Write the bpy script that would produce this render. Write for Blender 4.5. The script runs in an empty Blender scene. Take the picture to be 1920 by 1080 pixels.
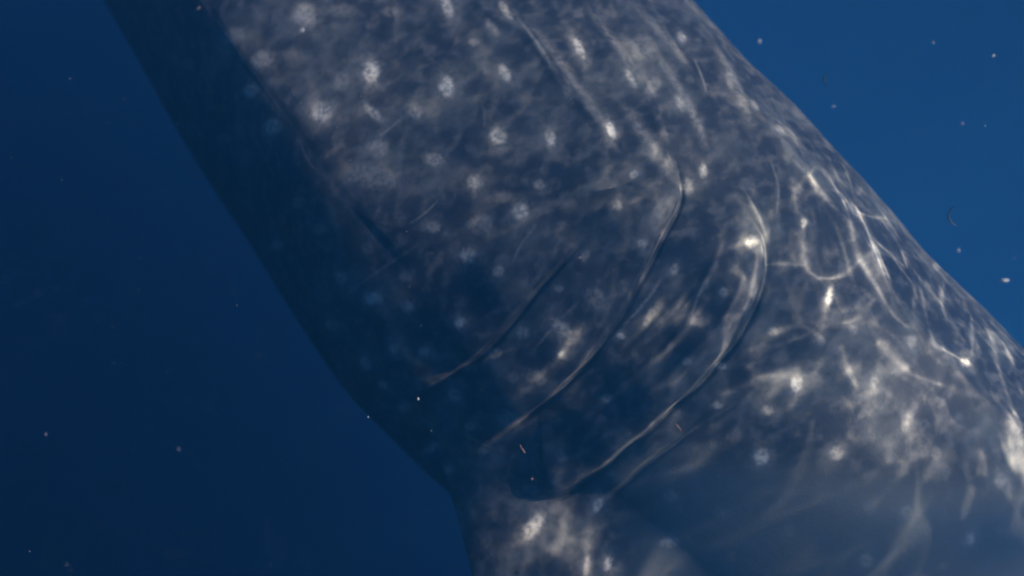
import bpy, math
import numpy as np
from mathutils import Vector, Matrix, noise as mnoise
from mathutils.bvhtree import BVHTree

R = math.radians
rng = np.random.default_rng(7)
sc = bpy.context.scene
C = sc.collection

# ------------------------------------------------------------------ camera
CAM = np.array([0.55, -3.05, 0.42])
AIM = np.array([0.0, -0.60, -0.17])
ROLL = R(46.0)
HFOV = R(54)
cam_d = bpy.data.cameras.new('camera')
cam = bpy.data.objects.new('camera', cam_d)
C.objects.link(cam)
fw = AIM - CAM; fw /= np.linalg.norm(fw)
rt = np.cross(fw, [0, 0, 1]); rt /= np.linalg.norm(rt)
up = np.cross(rt, fw)
rt2 = rt * math.cos(ROLL) + up * math.sin(ROLL)
up2 = -rt * math.sin(ROLL) + up * math.cos(ROLL)
cam.matrix_world = Matrix(((rt2[0], up2[0], -fw[0], CAM[0]), (rt2[1], up2[1], -fw[1], CAM[1]),
                           (rt2[2], up2[2], -fw[2], CAM[2]), (0, 0, 0, 1)))
cam_d.angle = HFOV
cam_d.clip_start = 0.02
cam_d.clip_end = 400
cam_d.dof.use_dof = True
cam_d.dof.focus_distance = 2.45
cam_d.dof.aperture_fstop = 0.75
sc.camera = cam
FPX = 960 / math.tan(HFOV / 2)

def project(P):                       # world point -> pixel of the 1920 x 1080 photograph
    d = P - CAM
    z = d @ fw
    return np.stack([960 + FPX * (d @ rt2) / z, 540 - FPX * (d @ up2) / z], -1)

# ------------------------------------------------------------------ light
SUN_TO = np.array([0.32, -0.37, 0.87]); SUN_TO /= np.linalg.norm(SUN_TO)
sun_d = bpy.data.lights.new('sun', 'SUN')
sun = bpy.data.objects.new('sun', sun_d)
C.objects.link(sun)
sun_d.energy = 5.0
sun_d.angle = R(0.2)
sun_d.color = (0.99, 0.98, 0.73)
sun.rotation_euler = Vector(-SUN_TO).to_track_quat('-Z', 'Y').to_euler()
sun.location = (0, 0, 8)
SUN_EL = math.asin(SUN_TO[2])
SUN_ROT = math.atan2(SUN_TO[0], SUN_TO[1])
world = bpy.data.worlds.new('World')
sc.world = world
world.use_nodes = True
wn = world.node_tree.nodes; wl = world.node_tree.links
sky = wn.new('ShaderNodeTexSky'); sky.sky_type = 'NISHITA'; sky.sun_disc = False
sky.sun_elevation = SUN_EL; sky.sun_rotation = SUN_ROT
wl.new(sky.outputs[0], wn['Background'].inputs[0])
wn['Background'].inputs[1].default_value = 0.15
sc.view_settings.view_transform = 'Standard'
sc.view_settings.look = 'None'
sc.view_settings.exposure = 1.15
sc.view_settings.gamma = 1
sc.cycles.max_bounces = 5
sc.cycles.diffuse_bounces = 2
sc.cycles.glossy_bounces = 2
sc.cycles.transparent_max_bounces = 8
sc.cycles.volume_bounces = 1
sc.cycles.use_denoising = True
sc.cycles.pixel_filter_type = 'BLACKMAN_HARRIS'
sc.cycles.filter_width = 1.9
SURF_Z = 1.55                           # height of the water surface

# ------------------------------------------------------------------ node helpers
def mat(name):
    m = bpy.data.materials.new(name); m.use_nodes = True
    nt = m.node_tree; nt.nodes.clear()
    out = nt.nodes.new('ShaderNodeOutputMaterial')
    return m, nt, out
def N(nt, t, **kw):
    n = nt.nodes.new(t)
    for k, v in kw.items():
        if k.startswith('i_'): n.inputs[k[2:].replace('_', ' ')].default_value = v
        else: setattr(n, k, v)
    return n
def math_n(nt, op, a, b=None, clamp=False):
    n = nt.nodes.new('ShaderNodeMath'); n.operation = op; n.use_clamp = clamp
    for i, v in enumerate((a, b)):
        if v is None: continue
        if isinstance(v, (int, float)): n.inputs[i].default_value = v
        else: nt.links.new(v, n.inputs[i])
    return n.outputs[0]
def mixc(nt, f, a, b):
    n = nt.nodes.new('ShaderNodeMix'); n.data_type = 'RGBA'
    for s, v in ((0, f), (6, a), (7, b)):
        if isinstance(v, (int, float)): n.inputs[s].default_value = v
        elif isinstance(v, tuple): n.inputs[s].default_value = (*v, 1)
        else: nt.links.new(v, n.inputs[s])
    return n.outputs[2]
def ramp(nt, f, a, b):
    n = nt.nodes.new('ShaderNodeMapRange'); n.interpolation_type = 'SMOOTHSTEP'
    nt.links.new(f, n.inputs[0]); n.inputs[1].default_value = a; n.inputs[2].default_value = b
    return n.outputs[0]

def tag(o, label=None, cat=None, group=None, kind=None):
    for k, v in (('label', label), ('category', cat), ('group', group), ('kind', kind)):
        if v: o[k] = v
    return o

# ------------------------------------------------------------------ smooth interpolation
def pchip(xs, ys, x):
    xs = np.asarray(xs, float); ys = np.asarray(ys, float)
    h = np.diff(xs); d = np.diff(ys) / h
    m = np.zeros(len(xs))
    for k in range(1, len(xs) - 1):
        if d[k-1] * d[k] > 0:
            w1 = 2*h[k] + h[k-1]; w2 = h[k] + 2*h[k-1]
            m[k] = (w1 + w2) / (w1/d[k-1] + w2/d[k])
    m[0] = d[0]; m[-1] = d[-1]
    x = np.clip(x, xs[0], xs[-1])
    k = np.clip(np.searchsorted(xs, x) - 1, 0, len(h) - 1)
    t = (x - xs[k]) / h[k]
    return ((2*t**3-3*t**2+1)*ys[k] + (t**3-2*t**2+t)*h[k]*m[k] + (-2*t**3+3*t**2)*ys[k+1] + (t**3-t**2)*h[k]*m[k+1])
def sstep(a, b, x):
    t = np.clip((x - a) / (b - a), 0, 1); return t*t*(3-2*t)
def gauss(x): return np.exp(-x*x)

# ------------------------------------------------------------------ shark body, section by section
XK = [-2.75, -2.68, -2.4, -1.9, -1.5, -1.15, -0.8, -0.45, -0.1, 0.3, 0.8, 1.5, 2.5, 3.8, 5.0, 5.9, 6.3]
W_ = [0.10, 0.34, 0.52, 0.60, 0.64, 0.66, 0.67, 0.68, 0.67, 0.64, 0.61, 0.58, 0.50, 0.33, 0.16, 0.07, 0.02]
UP = [0.08, 0.16, 0.28, 0.44, 0.52, 0.58, 0.62, 0.66, 0.66, 0.62, 0.58, 0.56, 0.46, 0.30, 0.15, 0.10, 0.08]
LO = [0.06, 0.14, 0.22, 0.36, 0.50, 0.60, 0.66, 0.68, 0.66, 0.66, 0.64, 0.60, 0.46, 0.28, 0.13, 0.08, 0.06]
ZC = [-0.10, -0.12, -0.16, -0.24, -0.26, -0.28, -0.24, -0.20, -0.13, 0.0, 0.10, 0.12, 0.0, 0.02, 0.06, 0.1, 0.1]
NU = [2.0, 2.0, 2.0, 1.9, 1.8, 1.75, 1.75, 1.85, 1.95, 2.0, 2.0, 2.0, 2.0, 2.0, 2.0, 2.0, 2.0]
NL = [2.0, 2.0, 1.7, 1.4, 1.3, 1.26, 1.28, 1.4, 1.65, 1.85, 1.85, 1.85, 1.9, 2.0, 2.0, 2.0, 2.0]
corrU = np.zeros(len(XK)); corrL = np.zeros(len(XK)); corrZ = np.zeros(len(XK))

FIN_X0, FIN_PHI = 0.375, R(140)

def section(x, phi):
    """base skin surface; phi 0 = back, 90 deg = flank towards the camera, 180 = belly"""
    W = pchip(XK, W_, x); U = pchip(XK, np.array(UP) + corrU, x); L = pchip(XK, np.array(LO) + corrL, x)
    zc = pchip(XK, np.array(ZC) + corrZ, x); n = pchip(XK, NU, x); nl = pchip(XK, NL, x)
    c = np.cos(phi); s = np.sin(phi)
    e = 2 / np.where(c > 0, n, nl)
    # round the exponent change off around the widest line
    yy = -np.sign(s) * np.abs(s) ** np.where(c > 0, e, 1 + (e - 1)*.2) * W
    zz = np.where(c > 0, np.abs(c) ** e * U, -np.abs(c) ** e * L)
    return np.stack([x + 0*phi, yy, zc + zz], -1)

TOP = np.array([(1230, -80), (1300, 0), (1380, 85), (1460, 175), (1600, 322), (1700, 437), (1800, 540), (1920, 652), (2050, 780)], float)
BOT = np.array([(135, -110), (205, 0), (345, 260), (455, 435), (560, 600), (620, 700), (700, 790), (770, 860), (850, 930), (1000, 1060)], float)
AX = np.array([0.69, 0.724]); BX = np.array([0.724, -0.69])
def ab(p): return np.stack([p @ AX, p @ BX], -1)
tAB, bAB = ab(TOP), ab(BOT)
CRE = np.array([(300, -120), (380, 0), (440, 110), (520, 200), (600, 310), (655, 385), (760, 500)], float)
cAB = ab(CRE); ph = np.linspace(0, 2*np.pi, 361)
for it in range(40):
    for j, xk in enumerate(XK):
        if not (-2.2 < xk < 1.6): continue
        q = ab(project(section(np.full_like(ph, xk), ph)))
        a, b = q[90]
        if cAB[0, 0] - 60 < a < cAB[-1, 0]:
            dz = 0.4 * (np.interp(a, cAB[:, 0], cAB[:, 1]) - b) / FPX * 2.8
            corrZ[j] += dz; corrU[j] -= dz; corrL[j] += dz
        i = np.argmax(q[:, 1]); a, b = q[i]
        if tAB[0, 0] - 60 < a < tAB[-1, 0] + 60:
            corrU[j] += 0.5 * (pchip(tAB[:, 0], tAB[:, 1], a) - b) / FPX * 2.8
        i = np.argmin(q[:, 1]); a, b = q[i]
        if bAB[0, 0] - 60 < a < bAB[-1, 0] + 60:
            corrL[j] += 0.5 * (b - pchip(bAB[:, 0], bAB[:, 1], a)) / FPX * 2.8
for j, f_ in ((6, .92), (5, .72), (4, .5), (3, .3), (2, .12)): corrU[j] = max(corrU[j], corrU[7]*f_)
corrU = np.clip(corrU, -0.45, 0.5); corrL = np.clip(corrL, -0.45, 0.5)
print('corrZ', corrZ.round(3))
# towards the snout the first fitted values carry on
for cr in (corrU, corrL, corrZ):
    k0 = min([j for j in range(len(XK)) if cr[j] != 0] or [0])
    for j in range(k0): cr[j] = cr[k0] * max(0, (XK[j] - XK[1]) / (XK[k0] - XK[1]))
# carry the last fitted corrections on, fading out
k1 = max(j for j in range(len(XK)) if corrU[j] != 0); 
for j in range(k1 + 1, len(XK)): corrU[j] = corrU[k1] * max(0, 1 - (XK[j]-XK[k1]) / 3)
k1 = max(j for j in range(len(XK)) if corrL[j] != 0)
for j in range(k1 + 1, len(XK)): corrL[j] = corrL[k1] * max(0, 1 - (XK[j]-XK[k1]) / 3)
print('corrU', corrU.round(3), 'corrL', corrL.round(3))

# ------------------------------------------------------------------ polylines on the skin
def poly_dist(P, pts):
    """distance to the polyline, side (+ to its left when walking it, y down), position 0..1 along it"""
    pts = np.asarray(pts, float)
    # smooth the polyline (Chaikin)
    for _ in range(2):
        q = [pts[0]]
        for a, b in zip(pts[:-1], pts[1:]):
            q += [a*.75 + b*.25, a*.25 + b*.75]
        q.append(pts[-1]); pts = np.array(q)
    seg = np.linalg.norm(np.diff(pts, axis=0), axis=1); cum = np.concatenate([[0], np.cumsum(seg)]); tot = cum[-1]
    best = np.full(len(P), 1e9); sd = np.zeros(len(P)); uu = np.zeros(len(P))
    for k in range(len(seg)):
        a = pts[k]; d = (pts[k+1] - a) / max(seg[k], 1e-9)
        r = P - a
        t = np.clip(r @ d, 0, seg[k])
        c = r - t[:, None] * d
        dist = np.hypot(c[:, 0], c[:, 1])
        m = dist < best
        best[m] = dist[m]
        cr = d[0] * r[:, 1] - d[1] * r[:, 0]
        sd[m] = np.sign(cr[m]); uu[m] = (cum[k] + t[m]) / tot
    return best, sd, uu
def near(P, pts, margin):
    pts = np.asarray(pts, float)
    return np.where((P[:, 0] > pts[:, 0].min()-margin) & (P[:, 0] < pts[:, 0].max()+margin) &
                    (P[:, 1] > pts[:, 1].min()-margin) & (P[:, 1] < pts[:, 1].max()+margin))[0]

# gill covers: (line from its upper end down, height in m, length of the bulge before the edge, after it)
SLITS = [
    # line, height, reach in front, reach behind, side, roundness of the edge (px)
    ([(1110, 430), (1075, 468), (1040, 500), (1000, 545), (960, 600), (915, 650), (870, 686), (815, 722), (760, 752), (700, 775)], 0.038, 80, 60, 1, 3),
    ([(1235, 270), (1262, 300), (1276, 345), (1275, 375), (1250, 425), (1215, 490), (1190, 540), (1165, 585), (1120, 650), (1070, 710), (1000, 768), (940, 812), (890, 840)], 0.040, 95, 70, 1, 3),
    ([(1395, 400), (1428, 445), (1438, 490), (1427, 540), (1405, 592), (1375, 642), (1335, 692), (1290, 736), (1230, 790), (1170, 842), (1110, 892), (1060, 926), (1020, 938), (960, 925)], 0.050, 60, 60, 1, 6),
    ([(1480, 680), (1400, 740), (1310, 795), (1215, 866), (1160, 912), (1110, 960)], 0.018, 45, 50, 1, 4),
    ([(300, -120), (380, 0), (440, 110), (520, 200), (600, 310), (655, 385), (720, 460), (790, 540)], 0.005, 60, 60, -1, 20),
]
# low skin folds between the covers: line, height (m), half width in px
FOLDS = [
    ([(1365, 425), (1350, 460), (1335, 500), (1300, 560), (1250, 610)], 0.006, 7),
    ([(1330, 520), (1300, 590), (1255, 650), (1190, 700), (1120, 750)], 0.006, 8),
    ([(1400, 480), (1385, 540), (1350, 610), (1290, 670), (1215, 735), (1140, 790)], 0.006, 8),
    ([(1300, 520), (1262, 575), (1210, 630), (1150, 690)], 0.005, 7),
    ([(1345, 640), (1270, 710), (1180, 780), (1090, 840), (1000, 880)], 0.006, 9),
    ([(1200, 700), (1120, 760), (1050, 810), (960, 860)], 0.005, 9),
    ([(1415, 520), (1390, 600), (1345, 665), (1280, 722)], 0.004, 6),
    ([(1180, 600), (1130, 650), (1080, 690)], 0.004, 7),
    ([(870, -20), (925, 35), (980, 60), (1010, 95), (1060, 165), (1110, 225), (1150, 270)], 0.014, 11),
    ([(1000, 80), (1035, 130), (1070, 185)], -0.008, 4),
    ([(1150, 262), (1162, 280), (1160, 292)], -0.006, 5),
    ([(1240, -60), (1310, 50), (1385, 180), (1450, 262), (1540, 370), (1640, 500), (1700, 590), (1770, 670), (1860, 760), (1960, 860), (2060, 960)], 0.012, 18),
    ([(1180, 130), (1215, 190), (1240, 250), (1275, 330)], 0.006, 12),
    ([(1060, 40), (1110, 80), (1160, 130), (1210, 200)], 0.005, 14),
    ([(1380, 330), (1405, 380), (1430, 430), (1440, 490)], 0.005, 8),
    ]
def relief(px):
    h = np.zeros(len(px)); pit = np.zeros(len(px))
    for line, A, L1, L2, sg, rd in SLITS:
        i = near(px, line, 260)
        d, s, u = poly_dist(px[i], line)
        sd = -d * s * sg   # rear side positive
        e0 = np.linalg.norm(px[i] - line[0], axis=1); e1 = np.linalg.norm(px[i] - line[-1], axis=1)
        tot = np.linalg.norm(np.diff(np.array(line, float), axis=0), axis=1).sum()
        fade = sstep(2, 130, u*tot) * sstep(2, 120, (1-u)*tot) * (1 - sstep(100, 200, d))
        t = px[i] @ np.array([0.7, -0.7])
        if sg > 0: fade *= 0.64 + 0.24*np.sin(t/62 + A*900) + 0.12*np.sin(t/19 + A*300)
        q = -sd; front = np.where(q < L1*.5, 0.50 + 0.50*sstep(0, 1, np.clip(q/(L1*.5), 0, 1)), np.exp(-((q - L1*.5)/(L1*1.2))**2))
        back = -0.55 * np.exp(-(np.clip(sd, 0, None) / L2)**1.3)
        w = sstep(-rd, 3.0, sd + 1.5*np.sin(t/17)) ** 1.3
        lip = -gauss((sd - 5) / 4.5) * 0.32
        if sg < 0: lip = 0
        h[i] += A * fade * (front * (1 - w) + back * w + lip)
    for line, A, wd in FOLDS:
        i = near(px, line, 90)
        d, s, u = poly_dist(px[i], line)
        e0 = np.linalg.norm(px[i] - line[0], axis=1); e1 = np.linalg.norm(px[i] - line[-1], axis=1)
        tot = np.linalg.norm(np.diff(np.array(line, float), axis=0), axis=1).sum()
        fade = sstep(0, min(60, tot*.4), u*tot) * sstep(0, min(60, tot*.4), (1-u)*tot) * (1 - sstep(50, 85, d))
        sd = d * -s
        h[i] += A * fade * (gauss(d / wd) * 0.8 + np.where(sd < 0, 0.35*np.exp(-d/(3*wd)), 0.35 * np.exp(-d/(wd*.8))))
    return h, np.clip(pit, 0, 1)

# spots and painted caustic light: x, y, rx, ry, lean (deg, + leans to the right at the top), strength
SPOTS = [
 (572,30,24,24,0,.75),(568,57,5,5,0,.9),(495,112,24,18,-20,.5),(695,134,17,24,5,.85),(838,163,15,20,-10,.9),(838,10,10,24,-20,.75),
 (948,20,8,24,-30,.9),(922,52,8,20,-38,.45),(888,80,12,9,0,.35),(947,140,10,18,-28,.8),(1085,95,8,24,-24,.85),(1066,184,6,20,-33,.85),
 (1145,247,8,17,-16,1.),(1188,328,8,8,-20,.9),(1158,392,9,11,0,.65),(1182,152,7,20,-26,.6),(1275,193,10,18,-18,.75),(1278,70,7,11,-25,.7),
 (605,212,20,20,-20,.6),(700,212,24,9,40,.55),(780,210,13,16,-30,.45),(710,278,20,17,10,.55),(935,258,16,19,-30,.65),(1033,264,10,18,-10,.75),
 (815,300,20,13,10,.42),(893,345,15,17,20,.75),(978,398,15,15,0,.65),(905,420,26,20,0,.35),(815,426,15,12,0,.32),(880,478,17,15,0,.6),
 (943,506,11,10,0,.4),(1098,480,9,12,20,.5),(1012,348,11,11,0,.32),(1048,541,10,8,0,.5),(870,600,13,10,0,.7),(983,622,15,11,10,.75),
 (1055,612,26,12,40,.4),(1060,660,9,8,0,.55),(1163,631,8,7,0,1.),(1215,596,8,24,28,.5),(1205,460,9,9,0,.4),(850,743,14,13,0,.5),
 (955,782,26,20,-20,.5),(1138,746,10,8,0,.55),(1292,675,10,7,10,.7),(1352,687,12,8,0,.65),(1355,550,9,9,0,.65),(1265,502,8,12,20,.5),
 (905,846,12,7,0,.35),(806,842,20,9,-35,.4),(755,766,15,10,0,.5),(685,682,12,15,-20,.6),(700,560,18,14,0,.5),(765,575,14,11,0,.45),
 (745,650,12,10,0,.55),(800,656,11,9,0,.5),(640,520,12,12,0,.4),(560,380,14,12,0,.4),(520,460,12,12,0,.35),(880,800,12,9,0,.4),(720,720,10,9,0,.5),(840,880,10,7,0,.4),(1120,948,9,15,28,.85),(1000,985,15,30,32,.6),(1255,1016,19,12,0,.55),(1258,930,15,12,0,.35),
 (1140,1056,8,16,16,.8),(1100,1062,6,20,5,.5),(1494,718,12,17,10,1.),(1428,857,14,17,18,.95),(1568,850,13,14,0,.55),(1641,715,9,14,10,.65),
 (1758,850,11,14,22,.4),(1480,995,14,14,0,.2),(1625,1050,14,16,0,.3),(1820,1010,10,13,20,.4),(1408,456,13,14,-20,.95),(1555,556,8,18,10,.7),
 (1320,320,8,13,-5,.6),(1290,345,14,15,0,.5),(1812,678,10,10,0,.7),(1455,252,9,13,-25,.65),(1410,205,7,12,-25,.6),(1366,150,9,26,-15,.5),
 (600,430,14,12,0,.45),(470,170,16,14,0,.45),(510,238,20,16,-30,.5),(622,610,15,12,0,.5),(440,70,26,16,-30,.5),(420,260,14,12,0,.3),(350,120,14,12,0,.3),(1505,420,7,10,0,.7),  # last entry: a caustic glint painted into the skin colour
 (1225,160,22,12,-50,.3),(1130,30,14,30,-30,.25),(1205,90,26,26,0,.25),(640,20,30,14,0,.2),(730,20,16,10,0,.35),(640,150,16,20,0,.2),
 (560,110,30,22,0,.15),(700,330,60,26,10,.18),(1120,560,30,18,40,.25),(1010,700,24,12,30,.3),(930,660,16,10,0,.25),(1235,400,12,30,30,.25),
 (1505,200,9,9,0,.4),(1560,265,8,10,0,.4),(1680,395,9,9,0,.35),(1755,500,9,9,0,.4),(1710,640,9,12,0,.45),(1600,620,10,12,0,.3),
 (1450,620,12,9,0,.35),(1540,640,8,10,0,.4),(1440,770,12,10,20,.4),(1880,900,12,14,10,.35),(1700,960,12,12,0,.2),(1350,960,14,12,0,.2),
 (1265,775,9,7,0,.3),(1060,850,12,8,30,.25),(970,700,14,10,0,.3),(760,520,13,11,0,.2),(690,465,14,12,0,.22),(1345,760,10,8,0,.35),
]
SCARS = [([(1100,10),(1150,80),(1210,170)],.22,8), ([(1230,100),(1290,190),(1330,290)],.25,8), ([(1000,50),(1060,130),(1130,235)],.2,9), ([(1330,80),(1370,150),(1405,240)],.25,8), ([(1170,200),(1215,270),(1270,330)],.25,10), ([(1180,0),(1240,60),(1290,130)],.2,8),([(960,20),(1000,80),(1050,150)],.22,4),([(1440,250),(1500,330),(1560,400)],.22,5),
 ([(700,300),(660,335),(640,350)],.22,2.5), ([(825,375),(800,400),(770,420)],.25,2), ([(640,560),(720,500),(790,455)],.12,3),
 ([(1300,110),(1318,150),(1325,175)],.25,2), ([(760,215),(735,240),(700,262)],.18,3), ([(1010,420),(980,460),(965,500)],.14,2),
 ([(560,260),(575,300),(600,330)],.15,2.5), ([(1090,560),(1050,600),(1000,660)],.18,2.5), ([(1150,620),(1100,680),(1040,730)],.15,2),
 ([(905,200),(912,225),(905,250)],.15,2), ([(1440,300),(1460,350),(1455,400)],.2,2), ([(1240,520),(1215,560),(1170,610)],.3,3),
 ([(1330,520),(1312,548),(1296,590)],.22,2.5), ([(850,800),(900,835),(960,850)],.12,3)]
def spots(px):
    v = np.zeros(len(px))
    for x, y, rx, ry, an, st in SPOTS:
        m = 2.4 * max(rx, ry) + 4
        st = st * (0.8 + 0.3*math.sin(x*1.7 + y*2.3))
        i = np.where((np.abs(px[:, 0]-x) < m) & (np.abs(px[:, 1]-y) < m))[0]
        a = R(an); d = px[i] - (x, y)
        u = d[:, 0]*math.cos(a) + d[:, 1]*math.sin(a); w = -d[:, 0]*math.sin(a) + d[:, 1]*math.cos(a)
        r = np.hypot(u/rx, w/ry)
        g = st * (0.70*np.exp(-(r/0.92)**5) + 0.26*np.exp(-(r/1.7)**2))
        v[i] = np.maximum(v[i], g)
    for line, st, wd in SCARS:
        i = near(px, line, 12)
        if len(i) == 0: continue
        d, s_, u = poly_dist(px[i], line)
        v[i] = np.maximum(v[i], st*gauss(d/wd)*np.sin(np.pi*np.clip(u, .02, .98))**.5)
    return v

# ------------------------------------------------------------------ build the skin grid
def axis(parts):
    out = []
    for a, b, n in parts: out.append(np.linspace(a, b, n, endpoint=False))
    out.append([parts[-1][1]]); return np.concatenate(out)
gx = axis([(-2.75, -2.0, 60), (-2.0, -1.35, 90), (-1.35, 1.35, 960), (1.35, 2.2, 120), (2.2, 6.3, 140)])
gp = axis([(0, 25, 20), (25, 110, 400), (110, 150, 220), (150, 180, 40), (180, 205, 16), (205, 230, 40), (230, 360, 70)])[:-1]
gp = np.radians(gp)
nx, npn = len(gx), len(gp)
X, PH = np.meshgrid(gx, gp, indexing='ij')
P = section(X.ravel(), PH.ravel())
X0 = P[:, 0].copy()
# pectoral fins grow out of the lower flank, near side and far side
def fin_env(x): 
    t = (x - FIN_X0)
    return sstep(-0.30, 0.44, t) * (1 - sstep(0.16, 0.72, t)) 
FV = np.array([0.74, -0.38, -0.58]); FV /= np.linalg.norm(FV)
e_all = np.zeros(len(P))
for sgn, ph0 in ((1, FIN_PHI), (-1, 2*np.pi - FIN_PHI)):
    dphi = (PH.ravel() - ph0) * sgn
    w = np.clip(np.where(dphi < 0, -dphi / R(20), dphi / R(12)), 0, 1)
    e = (1 - w) ** np.where(dphi < 0, 2.2, 1.5)
    e = e * fin_env(X0)
    vec = FV * np.array([1, sgn, 1])
    P = P + 1.25 * e[:, None] * vec
    e_all = np.maximum(e_all, e)
# vertices on the far side are read at their mirror image, so the shark is the same on both flanks
mir = P.copy(); mir[:, 1] = -np.abs(mir[:, 1])
px = project(mir)
vis = (P[:, 0] > -1.9) & (P[:, 0] < 1.6)
h, pit = relief(px)
hg = h.reshape(nx, npn)
K5 = np.array([1, 4, 6, 4, 1]) / 16
for _ in range(1):                      # soften the creases where lines meet
    hp = np.pad(hg, ((2, 2), (0, 0)), mode='edge'); hg = sum(hp[o:o+nx]*K5[o] for o in range(5))
    hg = sum(np.roll(hg, o-2, 1)*K5[o] for o in range(5))
h = hg.ravel()
h *= sstep(-1.95, -1.7, P[:, 0]) * (1 - sstep(1.4, 1.7, P[:, 0])); pit *= vis
def grid_normals(Pg):
    G = Pg.reshape(nx, npn, 3)
    dx = np.gradient(G, axis=0); dp = (np.roll(G, -1, 1) - np.roll(G, 1, 1))
    n = np.cross(dp, dx); n /= np.linalg.norm(n, axis=-1, keepdims=True) + 1e-12
    return n.reshape(-1, 3)
nb = grid_normals(P)
if (nb[(nx//2)*npn + npn//3] @ np.array([0, -1, 0])) < 0: nb = -nb; FLIP = True
else: FLIP = False
# broad uneven swell of muscle plus the relief
ax_ = P[:, 0]; ar = PH.ravel()
swell = 0.006*np.sin(3.1*ax_+2*ar) + 0.004*np.sin(7.3*ax_ - 3.3*ar + 1) + 0.0022*np.sin(17*ax_+9*ar) 
amb = sstep(-2.5, -2.1, ax_) * (1 - sstep(2.5, 4, ax_))
P = P + nb * (h + swell*amb*(1 - .8*sstep(R(75), R(100), np.where(ar > np.pi, 2*np.pi-ar, ar))))[:, None]
Nn = grid_normals(P)
if FLIP: Nn = -Nn
sp = spots(px) * vis
# outside the framed flank: spots in rows between the ridges
rows = []
for xx in np.arange(-2.5, 6.0, 0.17):
    for pp in np.arange(12, 135, 15):
        rows.append((xx + rng.uniform(-.04, .04), pp + rng.uniform(-3, 3), rng.uniform(.014, .026), rng.uniform(.5, .9)))
PHm = np.where(PH.ravel() > np.pi, 2*np.pi - PH.ravel(), PH.ravel())
inframe = (px[:, 0] > 120) & (px[:, 0] < 1925) & (px[:, 1] > -5) & (px[:, 1] < 1085) & vis
rowv = np.zeros(len(P)); Wd = pchip(XK, W_, P[:, 0])
for xx, pp, rr, st in rows:
    i = np.where(np.abs(P[:, 0]-xx) < 2.5*rr)[0]
    d = np.hypot(P[i, 0]-xx, (PHm[i]-R(pp))*Wd[i])
    rowv[i] = np.maximum(rowv[i], st*(1 - sstep(.6, 1.3, d/rr)))
sp = np.where(inframe, sp, np.maximum(sp, rowv))
mott_glow = 1 - 0.8*sstep(820, 930, px[:, 1] + 0.12*(1400 - px[:, 0]))*sstep(1120, 1300, px[:, 0])  # low where mottling fades and hazy glow is painted in
belly = sstep(R(158), R(172), PHm)

# ------------------------------------------------------------------ skin material
skin, nt, out = mat('whale_shark_skin')
L = nt.links
att = N(nt, 'ShaderNodeAttribute', attribute_name='spot'); atb = N(nt, 'ShaderNodeAttribute', attribute_name='belly'); atp = N(nt, 'ShaderNodeAttribute', attribute_name='mottle_glow')
tc = N(nt, 'ShaderNodeTexCoord')
mp = N(nt, 'ShaderNodeMapping'); mp.inputs['Rotation'].default_value = (0, R(-35), 0); mp.inputs['Scale'].default_value = (1.15, 1, 0.9)
L.new(tc.outputs['Object'], mp.inputs[0])
n1 = N(nt, 'ShaderNodeTexNoise', i_Scale=7.0, i_Detail=3.0, i_Roughness=0.5); L.new(mp.outputs[0], n1.inputs['Vector'])
n2 = N(nt, 'ShaderNodeTexNoise', i_Scale=26.0, i_Detail=2.5, i_Roughness=0.5); L.new(mp.outputs[0], n2.inputs['Vector'])
n3 = N(nt, 'ShaderNodeTexNoise', i_Scale=160.0, i_Detail=3.0); L.new(tc.outputs['Object'], n3.inputs['Vector'])
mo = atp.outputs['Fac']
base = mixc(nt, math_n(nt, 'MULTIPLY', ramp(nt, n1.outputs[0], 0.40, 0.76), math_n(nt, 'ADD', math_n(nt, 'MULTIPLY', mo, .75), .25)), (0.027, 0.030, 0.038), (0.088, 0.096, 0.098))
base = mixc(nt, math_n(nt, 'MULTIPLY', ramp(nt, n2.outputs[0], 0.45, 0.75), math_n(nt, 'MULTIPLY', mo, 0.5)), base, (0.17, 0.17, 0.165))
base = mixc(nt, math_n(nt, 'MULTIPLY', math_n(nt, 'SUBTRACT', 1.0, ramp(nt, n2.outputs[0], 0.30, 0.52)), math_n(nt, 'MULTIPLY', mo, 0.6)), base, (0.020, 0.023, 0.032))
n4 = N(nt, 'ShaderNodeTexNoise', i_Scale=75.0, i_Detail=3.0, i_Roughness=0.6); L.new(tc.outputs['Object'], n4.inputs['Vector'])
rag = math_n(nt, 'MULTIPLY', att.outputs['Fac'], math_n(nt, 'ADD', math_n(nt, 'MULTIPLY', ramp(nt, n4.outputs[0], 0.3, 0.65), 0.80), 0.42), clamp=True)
base = mixc(nt, math_n(nt, 'SUBTRACT', 1.0, mo), base, (0.15, 0.165, 0.165))  # soft hazy glow on the lower rear flank, put into the colour
col = mixc(nt, rag, base, (0.66, 0.65, 0.58))
col = mixc(nt, atb.outputs['Fac'], col, (0.62, 0.63, 0.62))
bs = N(nt, 'ShaderNodeBsdfPrincipled', i_Roughness=0.55); bs.inputs['Specular IOR Level'].default_value = 0.12
L.new(col, bs.inputs['Base Color'])
bp = N(nt, 'ShaderNodeBump', i_Strength=0.18, i_Distance=0.004)
L.new(math_n(nt, 'ADD', n3.outputs[0], n2.outputs[0]), bp.inputs['Height']); L.new(bp.outputs[0], bs.inputs['Normal'])
L.new(bs.outputs[0], out.inputs[0])

# ------------------------------------------------------------------ link the shark
shark = bpy.data.objects.new('whale_shark', None); C.objects.link(shark)
tag(shark, 'dark blue grey whale shark with pale spots and long gill slits filling the frame', 'whale shark')

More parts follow.
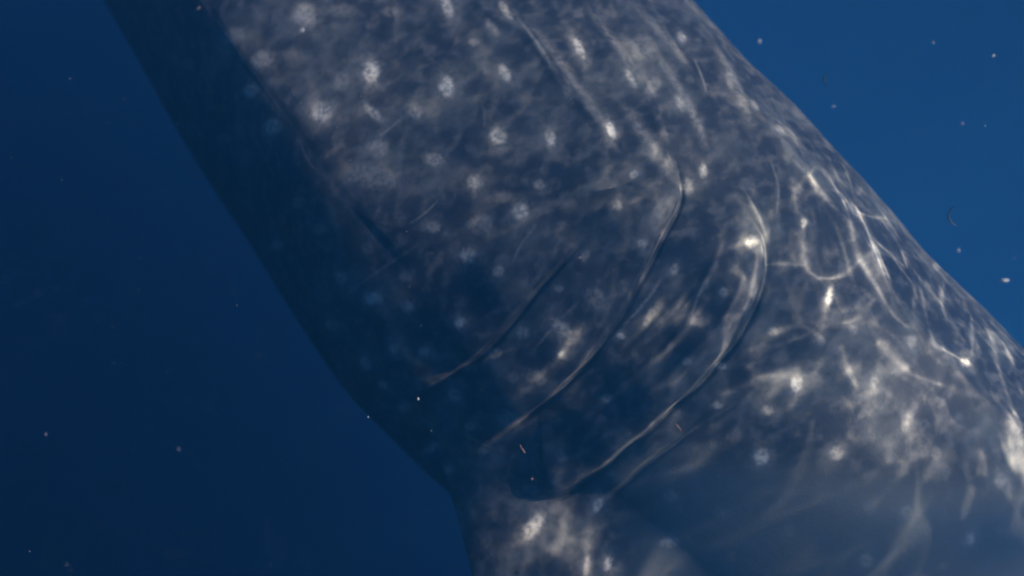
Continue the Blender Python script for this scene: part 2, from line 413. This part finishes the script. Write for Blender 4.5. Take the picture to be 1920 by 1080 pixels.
ii, jj = np.meshgrid(np.arange(nx - 1), np.arange(npn), indexing='ij')
v00 = (ii*npn + jj).ravel(); v01 = (ii*npn + (jj+1) % npn).ravel()
v10 = ((ii+1)*npn + jj).ravel(); v11 = ((ii+1)*npn + (jj+1) % npn).ravel()
quads = np.stack([v00, v10, v11, v01], -1)
fm = e_all[quads].mean(1)
side = PH.ravel()[quads[:, 0]] < np.pi
def link_mesh(name, verts, faces, m, parent=None, attrs=None, normals=None):
    me = bpy.data.meshes.new(name)
    nv, nf = len(verts), len(faces); k = faces.shape[1]
    me.vertices.add(nv); me.vertices.foreach_set('co', np.ascontiguousarray(verts, np.float32).ravel())
    me.loops.add(nf*k); me.loops.foreach_set('vertex_index', np.ascontiguousarray(faces, np.int32).ravel())
    me.polygons.add(nf); me.polygons.foreach_set('loop_start', np.arange(nf, dtype=np.int32)*k)
    me.update(calc_edges=True)
    me.polygons.foreach_set('use_smooth', np.ones(nf, bool))
    for nme, val in (attrs or {}).items():
        a = me.attributes.new(nme, 'FLOAT', 'POINT'); a.data.foreach_set('value', np.ascontiguousarray(val, np.float32))
    if normals is not None: me.normals_split_custom_set_from_vertices(normals.astype(np.float32))
    me.materials.append(m)
    o = bpy.data.objects.new(name, me); C.objects.link(o)
    if parent: o.parent = parent
    return o
def sub(name, mask, parent):
    f = quads[mask]
    if not FLIP: f = f[:, ::-1]
    used, inv = np.unique(f, return_inverse=True)
    return link_mesh(name, P[used], inv.reshape(f.shape), skin, parent, {'spot': sp[used], 'belly': belly[used], 'mottle_glow': mott_glow[used]}, Nn[used])
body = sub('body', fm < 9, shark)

def add_fin(name, root0, root1, tip, tip2, thick):
    """a tapered plate with rounded edges between a root chord and a tip"""
    root0, root1, tip, tip2 = map(np.array, (root0, root1, tip, tip2))
    nu, nvv = 26, 24
    V = []; 
    for a in range(nu):
        s = a / (nu-1)
        le = root0*(1-s) + tip*s + np.array([0.10, 0, 0])*math.sin(math.pi*s)*-0.6
        te = root1*(1-s) + tip2*s + np.array([-0.25, 0, 0])*math.sin(math.pi*s)
        for b in range(nvv):
            t = 2*math.pi*b/nvv
            c = (1 - math.cos(t)) / 2
            y = math.sin(t) * thick * (1 - 0.85*s) * (1 - c*0.6)
            V.append(le*(1-c) + te*c + np.array([0, y, 0]))
    V = np.array(V); F = []
    for a in range(nu-1):
        for b in range(nvv):
            F.append((a*nvv+b, a*nvv+(b+1) % nvv, (a+1)*nvv+(b+1) % nvv, (a+1)*nvv+b))
    n = len(V)
    return link_mesh(name, V, np.array(F)[:, ::-1], skin, shark, {'spot': np.zeros(n), 'belly': np.zeros(n), 'mottle_glow': np.ones(n)})
add_fin('dorsal_fin', (2.6, 0, .40), (3.3, 0, .28), (3.35, 0, 1.00), (3.5, 0, .95), 0.06)
add_fin('tail_fin', (5.6, 0, .10), (6.1, 0, .12), (7.2, 0, 1.55), (7.35, 0, 1.5), 0.05)
add_fin('tail_fin', (5.7, 0, .12), (6.15, 0, .12), (6.6, 0, -.55), (6.7, 0, -.5), 0.04)

# ------------------------------------------------------------------ where photo features lie on the skin
bq = []
st_x, st_p = 4, 4
rx_ = list(range(0, nx, st_x)); rp_ = list(range(0, npn, st_p))
G = P.reshape(nx, npn, 3)[np.ix_(rx_, rp_)]
a_, b_ = len(rx_), len(rp_)
faces = [(i*b_+j, (i+1)*b_+j, (i+1)*b_+(j+1) % b_, i*b_+(j+1) % b_) for i in range(a_-1) for j in range(b_)]
bvh = BVHTree.FromPolygons([Vector(v) for v in G.reshape(-1, 3)], faces)
def ray_dir(x, y):
    d = fw + rt2*(x-960)/FPX + up2*(540-y)/FPX
    return d/np.linalg.norm(d)
def on_skin(x, y):
    d = ray_dir(x, y)
    hit = bvh.ray_cast(Vector(CAM), Vector(d), 20)
    if hit[0] is None: return None
    return np.array(hit[0])
def to_surface(x, y):
    p = on_skin(x, y)
    if p is None: return None
    k = (SURF_Z - p[2]) / SUN_TO[2]
    q = p + SUN_TO*k
    return q[:2]

# ------------------------------------------------------------------ water surface with a light pattern put into its transparency
# light bent by ripples: photons through a real wave field, gathered at the depth of the shark
def wave_caustic(size, n, depth, seed, lmin, lmax, steep):
    r = np.random.default_rng(seed)
    m = 1500
    u = (np.arange(m) + .5) / m * size
    A, B = np.meshgrid(u, u, indexing='ij')
    gxx = np.zeros_like(A); gyy = np.zeros_like(A)
    for k in range(26):
        lam = lmin * (lmax/lmin) ** r.random()
        th = r.uniform(0, 2*np.pi)
        kx = round(size/lam*math.cos(th)); ky = round(size/lam*math.sin(th))
        kk = math.hypot(kx, ky) or 1
        f = 2*np.pi*(kx*A + ky*B)/size + r.uniform(0, 6.28)
        s = steep * np.cos(f)
        gxx += s*kx/kk; gyy += s*ky/kk
    X2 = (A - depth*0.25*gxx) % size; Y2 = (B - depth*0.25*gyy) % size
    H, _, _ = np.histogram2d(X2.ravel(), Y2.ravel(), bins=n, range=[[0, size], [0, size]])
    H = H / H.mean()
    K = np.array([1, 4, 6, 4, 1]) / 16
    for ax in (0, 1):
        H = sum(np.roll(H, o-2, ax)*K[o] for o in range(5))
    S = H
    for _ in range(10):
        for ax in (0, 1): S = sum(np.roll(S, o-2, ax)*K[o] for o in range(5))
    return 0.52*H + 0.48*(1 + 1.9*(S - 1))
def sample(H, size, x, y):
    n = H.shape[0]
    fx = (x/size*n) % n; fy = (y/size*n) % n
    i = fx.astype(int) % n; j = fy.astype(int) % n; a = fx - np.floor(fx); b = fy - np.floor(fy)
    i1 = (i+1) % n; j1 = (j+1) % n
    return H[i, j]*(1-a)*(1-b) + H[i1, j]*a*(1-b) + H[i, j1]*(1-a)*b + H[i1, j1]*a*b
CA1 = wave_caustic(1.5, 640, 1.0, 3, 0.11, 0.5, 0.065)
CA2 = wave_caustic(1.1, 470, 1.0, 11, 0.07, 0.3, 0.045)

# the filaments seen on the back and flank, carried up the sun's rays to the surface: points, width px, strength
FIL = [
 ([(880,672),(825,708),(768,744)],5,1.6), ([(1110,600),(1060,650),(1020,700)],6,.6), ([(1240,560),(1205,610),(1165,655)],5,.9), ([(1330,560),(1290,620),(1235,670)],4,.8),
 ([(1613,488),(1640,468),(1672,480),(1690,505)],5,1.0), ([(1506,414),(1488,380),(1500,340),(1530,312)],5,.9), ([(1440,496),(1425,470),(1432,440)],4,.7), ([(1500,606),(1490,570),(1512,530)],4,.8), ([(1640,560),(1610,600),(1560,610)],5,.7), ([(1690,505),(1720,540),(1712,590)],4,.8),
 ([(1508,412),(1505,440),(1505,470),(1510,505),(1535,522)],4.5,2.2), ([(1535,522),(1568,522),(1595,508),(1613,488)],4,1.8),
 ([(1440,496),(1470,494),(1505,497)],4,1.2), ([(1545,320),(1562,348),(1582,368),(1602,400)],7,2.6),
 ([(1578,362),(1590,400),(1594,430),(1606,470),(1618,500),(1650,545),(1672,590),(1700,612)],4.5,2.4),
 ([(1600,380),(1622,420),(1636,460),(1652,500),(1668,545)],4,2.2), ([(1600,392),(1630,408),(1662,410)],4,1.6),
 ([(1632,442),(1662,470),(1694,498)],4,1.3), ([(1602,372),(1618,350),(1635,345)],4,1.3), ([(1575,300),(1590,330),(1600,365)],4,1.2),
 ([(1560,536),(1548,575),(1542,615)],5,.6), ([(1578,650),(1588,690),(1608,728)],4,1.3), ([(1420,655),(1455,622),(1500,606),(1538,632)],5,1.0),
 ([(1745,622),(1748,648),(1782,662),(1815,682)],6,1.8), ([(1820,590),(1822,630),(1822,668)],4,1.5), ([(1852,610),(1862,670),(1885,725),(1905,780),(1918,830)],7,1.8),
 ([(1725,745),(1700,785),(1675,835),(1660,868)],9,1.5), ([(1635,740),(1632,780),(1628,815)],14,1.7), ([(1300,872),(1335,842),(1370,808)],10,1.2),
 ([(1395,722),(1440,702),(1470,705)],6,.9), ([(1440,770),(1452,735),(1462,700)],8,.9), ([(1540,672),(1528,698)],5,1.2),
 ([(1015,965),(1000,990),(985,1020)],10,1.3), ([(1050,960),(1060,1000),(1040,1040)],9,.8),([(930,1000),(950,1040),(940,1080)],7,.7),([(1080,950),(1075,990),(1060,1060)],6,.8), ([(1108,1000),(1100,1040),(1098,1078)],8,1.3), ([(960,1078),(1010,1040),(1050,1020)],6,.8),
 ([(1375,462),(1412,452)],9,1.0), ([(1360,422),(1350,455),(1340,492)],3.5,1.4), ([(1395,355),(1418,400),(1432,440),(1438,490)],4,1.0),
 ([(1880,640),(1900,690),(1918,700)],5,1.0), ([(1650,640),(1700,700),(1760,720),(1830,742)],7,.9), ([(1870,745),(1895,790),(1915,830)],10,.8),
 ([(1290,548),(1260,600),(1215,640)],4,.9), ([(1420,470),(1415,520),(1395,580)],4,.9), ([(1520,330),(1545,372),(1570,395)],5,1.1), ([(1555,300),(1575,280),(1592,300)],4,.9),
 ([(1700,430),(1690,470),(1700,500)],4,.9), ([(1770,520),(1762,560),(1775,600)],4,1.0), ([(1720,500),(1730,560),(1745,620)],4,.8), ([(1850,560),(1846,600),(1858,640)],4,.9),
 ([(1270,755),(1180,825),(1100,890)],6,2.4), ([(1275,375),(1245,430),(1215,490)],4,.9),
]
# soft pools of light put into the surface's transparency: x, y, r px, strength
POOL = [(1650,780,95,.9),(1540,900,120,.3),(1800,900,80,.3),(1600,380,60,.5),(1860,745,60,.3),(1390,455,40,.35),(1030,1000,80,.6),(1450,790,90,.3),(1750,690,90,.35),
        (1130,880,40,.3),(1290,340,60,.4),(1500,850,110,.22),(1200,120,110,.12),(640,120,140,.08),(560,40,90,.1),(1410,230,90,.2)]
DARK = [(1400,570,40,.55),(1420,520,30,.35),(1245,470,48,.6),(1190,575,35,.5),(1345,560,40,.4),(940,540,150,.3),(560,60,60,.2),(1080,350,80,.3),(820,620,100,.1),(1000,860,80,.5),(850,250,60,.2),(1700,500,60,.5),(1520,580,50,.4),(1330,600,45,.35),(1500,300,70,.2),(1560,720,40,.3),(1150,1000,60,.4),(1250,900,90,.7),(1280,990,90,.6),(1750,830,60,.5),(1880,1010,90,.9),(1750,980,70,.4),(1500,1040,90,.3),(880,900,60,.3)]  # shade patches put into the surface's transparency

bx0 = to_surface(960, 500)
print('surface centre', bx0)
cx, cy = float(bx0[0]), float(bx0[1])
sx = axis([(-60, -8, 12), (-8, cx-1.5, 18), (cx-1.5, cx+1.5, 1000), (cx+1.5, 8, 18), (8, 60, 12)])
sy = axis([(-60, -8, 12), (-8, cy-0.75, 18), (cy-0.75, cy+0.9, 530), (cy+0.9, 8, 18), (8, 60, 12)])
SX, SY = np.meshgrid(sx, sy, indexing='ij')
SP = np.stack([SX.ravel(), SY.ravel()], -1)
PXM = 1/ (FPX/2.4)                     # metres on the skin per photo pixel
dense = (np.abs(SP[:, 0]-cx) < 1.75) & (SP[:, 1] > cy-0.8) & (SP[:, 1] < cy+0.95)
wx = SP[:, 0] + 0.03*np.sin(SP[:, 1]*9+1); wy = SP[:, 1] + 0.03*np.sin(SP[:, 0]*8)
wx = wx + 1.15*SP[:, 1]          # light pattern sheared so its streaks slant on the flank
c1 = sample(CA1, 1.5, wx, wy); c2 = sample(CA2, 1.1, wx*1.0+.3, wy)
net = np.clip(c1, 0, 5)*0.5 + np.clip(c2, 0, 4)*0.5
patch = 0.55 + 0.45*np.sin(SP[:, 0]*6.1 + 2*np.sin(SP[:, 1]*5+1))*np.sin(SP[:, 1]*9.3 + 1.7 + 1.5*np.sin(SP[:, 0]*4))
rear = patch * sstep(-0.35, 0.40, SP[:, 0] - cx)       # painted ripple light made stronger towards the tail
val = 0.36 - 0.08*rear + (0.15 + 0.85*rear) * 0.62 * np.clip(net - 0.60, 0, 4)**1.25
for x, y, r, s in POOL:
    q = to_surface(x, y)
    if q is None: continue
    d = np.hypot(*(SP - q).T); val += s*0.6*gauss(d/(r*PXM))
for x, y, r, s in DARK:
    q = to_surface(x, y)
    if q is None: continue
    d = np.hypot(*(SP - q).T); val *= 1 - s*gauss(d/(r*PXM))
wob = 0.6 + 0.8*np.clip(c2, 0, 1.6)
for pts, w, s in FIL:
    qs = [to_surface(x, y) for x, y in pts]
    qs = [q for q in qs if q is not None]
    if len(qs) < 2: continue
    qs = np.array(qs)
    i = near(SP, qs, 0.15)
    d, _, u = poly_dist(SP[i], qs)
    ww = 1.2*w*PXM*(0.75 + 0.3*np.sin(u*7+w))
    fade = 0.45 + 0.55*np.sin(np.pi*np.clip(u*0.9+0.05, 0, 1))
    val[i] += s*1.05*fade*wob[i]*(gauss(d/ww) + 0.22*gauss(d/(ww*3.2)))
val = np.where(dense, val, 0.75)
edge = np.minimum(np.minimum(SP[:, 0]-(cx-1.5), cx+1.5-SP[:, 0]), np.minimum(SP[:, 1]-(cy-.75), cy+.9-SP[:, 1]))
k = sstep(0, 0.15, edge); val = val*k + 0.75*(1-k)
zz = SURF_Z + 0.0*SP[:, 0]
m_ = len(sy)
ii, jj = np.meshgrid(np.arange(len(sx)-1), np.arange(m_-1), indexing='ij')
sf = np.stack([(ii*m_+jj).ravel(), ((ii+1)*m_+jj).ravel(), ((ii+1)*m_+jj+1).ravel(), (ii*m_+jj+1).ravel()], -1)
wsm, nt, out = mat('water_surface_ripple_light')
L = nt.links
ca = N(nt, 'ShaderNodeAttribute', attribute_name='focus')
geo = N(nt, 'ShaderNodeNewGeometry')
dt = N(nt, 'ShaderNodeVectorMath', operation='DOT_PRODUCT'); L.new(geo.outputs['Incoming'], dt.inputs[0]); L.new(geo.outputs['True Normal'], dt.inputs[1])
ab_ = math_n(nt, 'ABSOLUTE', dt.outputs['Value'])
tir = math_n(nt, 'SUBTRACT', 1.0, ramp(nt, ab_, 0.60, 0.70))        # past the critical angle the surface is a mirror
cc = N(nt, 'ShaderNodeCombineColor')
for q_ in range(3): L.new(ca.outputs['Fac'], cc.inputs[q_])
trn = N(nt, 'ShaderNodeBsdfTransparent'); L.new(cc.outputs[0], trn.inputs[0])  # flat sheet: the caustic light and shade sit in its transparent colour
wv = N(nt, 'ShaderNodeTexNoise', i_Scale=3.0, i_Detail=4.0); wb = N(nt, 'ShaderNodeBump', i_Strength=0.5, i_Distance=0.05)
L.new(geo.outputs['Position'], wv.inputs['Vector']); L.new(wv.outputs[0], wb.inputs['Height'])
gl = N(nt, 'ShaderNodeBsdfGlossy', i_Roughness=0.25); L.new(wb.outputs[0], gl.inputs['Normal']); gl.inputs['Color'].default_value = (.95, .97, 1, 1)
mx = N(nt, 'ShaderNodeMixShader'); L.new(tir, mx.inputs[0]); L.new(trn.outputs[0], mx.inputs[1]); L.new(gl.outputs[0], mx.inputs[2])
L.new(mx.outputs[0], out.inputs[0])
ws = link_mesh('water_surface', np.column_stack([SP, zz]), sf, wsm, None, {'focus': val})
tag(ws, kind='structure')

# ------------------------------------------------------------------ the sea itself
def box_mesh(name, lo, hi, m):
    v = np.array([(x, y, z) for x in (lo[0], hi[0]) for y in (lo[1], hi[1]) for z in (lo[2], hi[2])], float)
    f = np.array([(0, 1, 3, 2), (4, 6, 7, 5), (0, 4, 5, 1), (2, 3, 7, 6), (0, 2, 6, 4), (1, 5, 7, 3)])
    o = link_mesh(name, v, f, m)
    for p in o.data.polygons: p.use_smooth = False
    return o
hz, nt, out = mat('sea_haze')
pv = N(nt, 'ShaderNodeVolumePrincipled')
SCAT = np.array([0.012, 0.078, 0.178]); ABSO = np.array([0.150, 0.122, 0.010])   # per metre
DENS = 0.32
cs = SCAT/DENS; ac = (1 - ABSO/(DENS*(1-cs)))**2
pv.inputs['Density'].default_value = DENS
pv.inputs['Color'].default_value = (*cs, 1)
pv.inputs['Absorption Color'].default_value = (*ac, 1)
pv.inputs['Anisotropy'].default_value = 0.75
nt.links.new(pv.outputs[0], out.inputs['Volume'])
haze = box_mesh('haze', (-62, -62, -45), (62, 62, SURF_Z + 0.05), hz)
tag(haze, kind='stuff')

# ------------------------------------------------------------------ things drifting in the water
def speck_mat(name, col, rough=0.6, alpha=None):
    m, nt, out = mat(name)
    b = N(nt, 'ShaderNodeBsdfPrincipled', i_Roughness=rough)
    t = N(nt, 'ShaderNodeTexCoord'); n = N(nt, 'ShaderNodeTexNoise', i_Scale=400.0)
    nt.links.new(t.outputs['Object'], n.inputs['Vector'])
    nt.links.new(mixc(nt, n.outputs[0], tuple(c*0.7 for c in col), col), b.inputs['Base Color'])
    nt.links.new(b.outputs[0], out.inputs[0])
    return m
M_pale = speck_mat('pale_grain', (.50, .52, .50)); M_orange = speck_mat('orange_sliver', (.75, .40, .22))
M_dark = speck_mat('dark_fibre', (.02, .03, .04)); M_tan = speck_mat('tan_fleck', (.34, .22, .13)); M_pink = speck_mat('pink_grain', (.5, .36, .34))
def at(x, y, dist):
    d = ray_dir(x, y); return CAM + d*dist
def ico():
    t = (1+5**.5)/2
    v = np.array([(-1,t,0),(1,t,0),(-1,-t,0),(1,-t,0),(0,-1,t),(0,1,t),(0,-1,-t),(0,1,-t),(t,0,-1),(t,0,1),(-t,0,-1),(-t,0,1)], float)
    v /= np.linalg.norm(v[0])
    f = np.array([(0,11,5),(0,5,1),(0,1,7),(0,7,10),(0,10,11),(1,5,9),(5,11,4),(11,10,2),(10,7,6),(7,1,8),(3,9,4),(3,4,2),(3,2,6),(3,6,8),(3,8,9),(4,9,5),(2,4,11),(6,2,10),(8,6,7),(9,8,1)])
    return v, f
IV, IF = ico()
def basis(lean):                       # a long axis as it leans in the picture
    a = R(lean)
    l = up2*math.cos(a) + rt2*math.sin(a); w = -up2*math.sin(a) + rt2*math.cos(a)
    return l, w
def grain(name, x, y, dist, rl, rw, lean, m, label, cat, group):
    k = dist/FPX; l, w = basis(lean); c = at(x, y, dist)
    j = 1 + rng.uniform(-.28, .28, (len(IV), 1))
    rl *= .8; rw *= .6; V = (IV*j)[:, 0:1]*l*rl*k + (IV*j)[:, 1:2]*w*rw*k + (IV*j)[:, 2:3]*fw*rw*k
    o = link_mesh(name, V, IF, m); o.location = c
    return tag(o, label, cat, group)
def fibre(name, pts, dist, r_px, m, label, cat, group):
    k = dist/FPX; P3 = np.array([at(x, y, dist + 0.004*i) for i, (x, y) in enumerate(pts)])
    c0 = P3.mean(0); V = []; n = 6
    for i, p in enumerate(P3):
        t = P3[min(i+1, len(P3)-1)] - P3[max(i-1, 0)]; t /= np.linalg.norm(t)
        u = np.cross(t, fw); u /= np.linalg.norm(u); v = np.cross(t, u)
        rr = r_px*k*(0.25 + 0.75*math.sin(math.pi*(i+.4)/(len(P3)-.2)))
        for q in range(n): V.append(p - c0 + (u*math.cos(6.283*q/n) + v*math.sin(6.283*q/n))*rr)
    V = np.array(V); F = np.array([(i*n+q, i*n+(q+1) % n, (i+1)*n+(q+1) % n, (i+1)*n+q) for i in range(len(P3)-1) for q in range(n)])
    o = link_mesh(name, V, F, m); o.location = c0
    return tag(o, label, cat, group)
GF, GG = 'slivers and fibres drifting in the water', 'grains drifting in the water'
fibre('drifting_fibre', [(1791,386),(1783,392),(1778,401),(1779,411),(1785,419),(1793,424)], 3.0, 2.2, M_dark, 'curved dark hair-like fibre in the open blue water right of the shark', 'fibre', GF)
fibre('drifting_fibre', [(1548,138),(1546,146),(1547,154),(1549,161)], 3.0, 2.0, M_dark, 'short straight dark fibre in the blue water above the back of the shark', 'fibre', GF)
fibre('drifting_fibre', [(975,834),(978,840),(981,844),(985,849)], 2.3, 0.9, M_orange, 'thin orange sliver in front of the lowest folds of the gills', 'sliver', GF)
fibre('drifting_fibre', [(1268,795),(1271,799),(1275,804),(1277,808)], 2.3, 0.9, M_orange, 'thin orange sliver just below the bright edge of the last gill cover', 'sliver', GF)
fibre('drifting_fibre', [(546,172),(548,180),(553,184),(558,182)], 2.4, 1.3, M_dark, 'tiny curled dark fibre in front of the pale cheek', 'fibre', GF)
for a_ in [
 (1883,526,3.3,9,6,85,M_pale,'largest pale grain, at the right edge of the blue water'),
 (1424,78,3.3,5,4,20,M_pale,'faint round grain in the water near the top of the shark back'),
 (1862,105,3.3,4.5,2.5,50,M_pale,'bright slanted grain high in the upper right corner of the water'),
 (1797,470,3.3,4.5,3.5,10,M_pale,'bright white grain below the curved dark fibre'),
 (1804,232,3.3,3,3,0,M_pink,'pinkish round grain in the blue water right of the shark'),
 (1562,200,3.3,4,2,50,M_pale,'small slanted grain just below the short dark fibre'),
 (1750,80,3.3,3,2,20,M_pale,'tiny pale grain between the top edge and the slanted grain'),
 (568,57,2.4,4,4,0,M_pale,'small white dot in front of the large spot on the pale cheek'),
 (1087,483,2.3,5,1.6,80,M_orange,'small orange grain above the start of the first gill slit'),
 (784,748,2.3,3.5,3,0,M_pale,'pale grain at the lower end of the first gill slit'),
 (690,782,2.5,3,2.6,0,M_pale,'pale grain at the lower left outline of the throat'),
 (998,898,2.3,3,2.6,0,M_orange,'orange dot in the dark pocket above the fin'),
 (1583,918,2.2,4,3.6,0,M_dark,'small black round grain in front of the smooth lower flank'),
 (333,231,3.3,3,2.6,0,M_pale,'faint grain in the dark water beside the upper left belly'),
 (335,842,3.3,3,2.4,0,M_pale,'faint grain in the dark blue water left of the fin'),
 (86,815,3.3,3,2.4,0,M_pale,'faint grain near the left edge of the dark water')]:
    x, y, dd, rl, rw, ln, m, lb = a_
    grain('drifting_grain', x, y, dd, rl, rw, ln, m, lb, 'grain', GG)
fl = grain('skin_fleck', 372, 15, 2.0, 18, 6, 50, M_tan, 'tan fleck stuck at the top of the edge between pale cheek and dark throat', 'fleck', None)
q_ = on_skin(374, 14); fl.location = q_ if q_ is not None else fl.location
# the countless finer ones
V = []; F = []
OV = np.array([(1,0,0),(-1,0,0),(0,1,0),(0,-1,0),(0,0,1),(0,0,-1)], float)
OF = np.array([(0,2,4),(2,1,4),(1,3,4),(3,0,4),(2,0,5),(1,2,5),(3,1,5),(0,3,5)])
n_ = 0
for k in range(9000):
    dd = rng.uniform(0.45, 4.2)
    p = CAM + fw*dd + rt2*rng.uniform(-.75, .75)*dd + up2*rng.uniform(-.5, .5)*dd
    if p[2] > SURF_Z - .1: continue
    sc_ = rng.choice([.35, .5, .8, 1.15], p=[.70, .25, .045, .005]) * 1e-3 * min(1.5, dd/1.6)
    V.append(p + OV*sc_*rng.uniform(.6, 1.4, 3)); F.append(OF + 6*n_); n_ += 1
sn = link_mesh('marine_snow', np.concatenate(V), np.concatenate(F), M_pale)
tag(sn, kind='stuff')
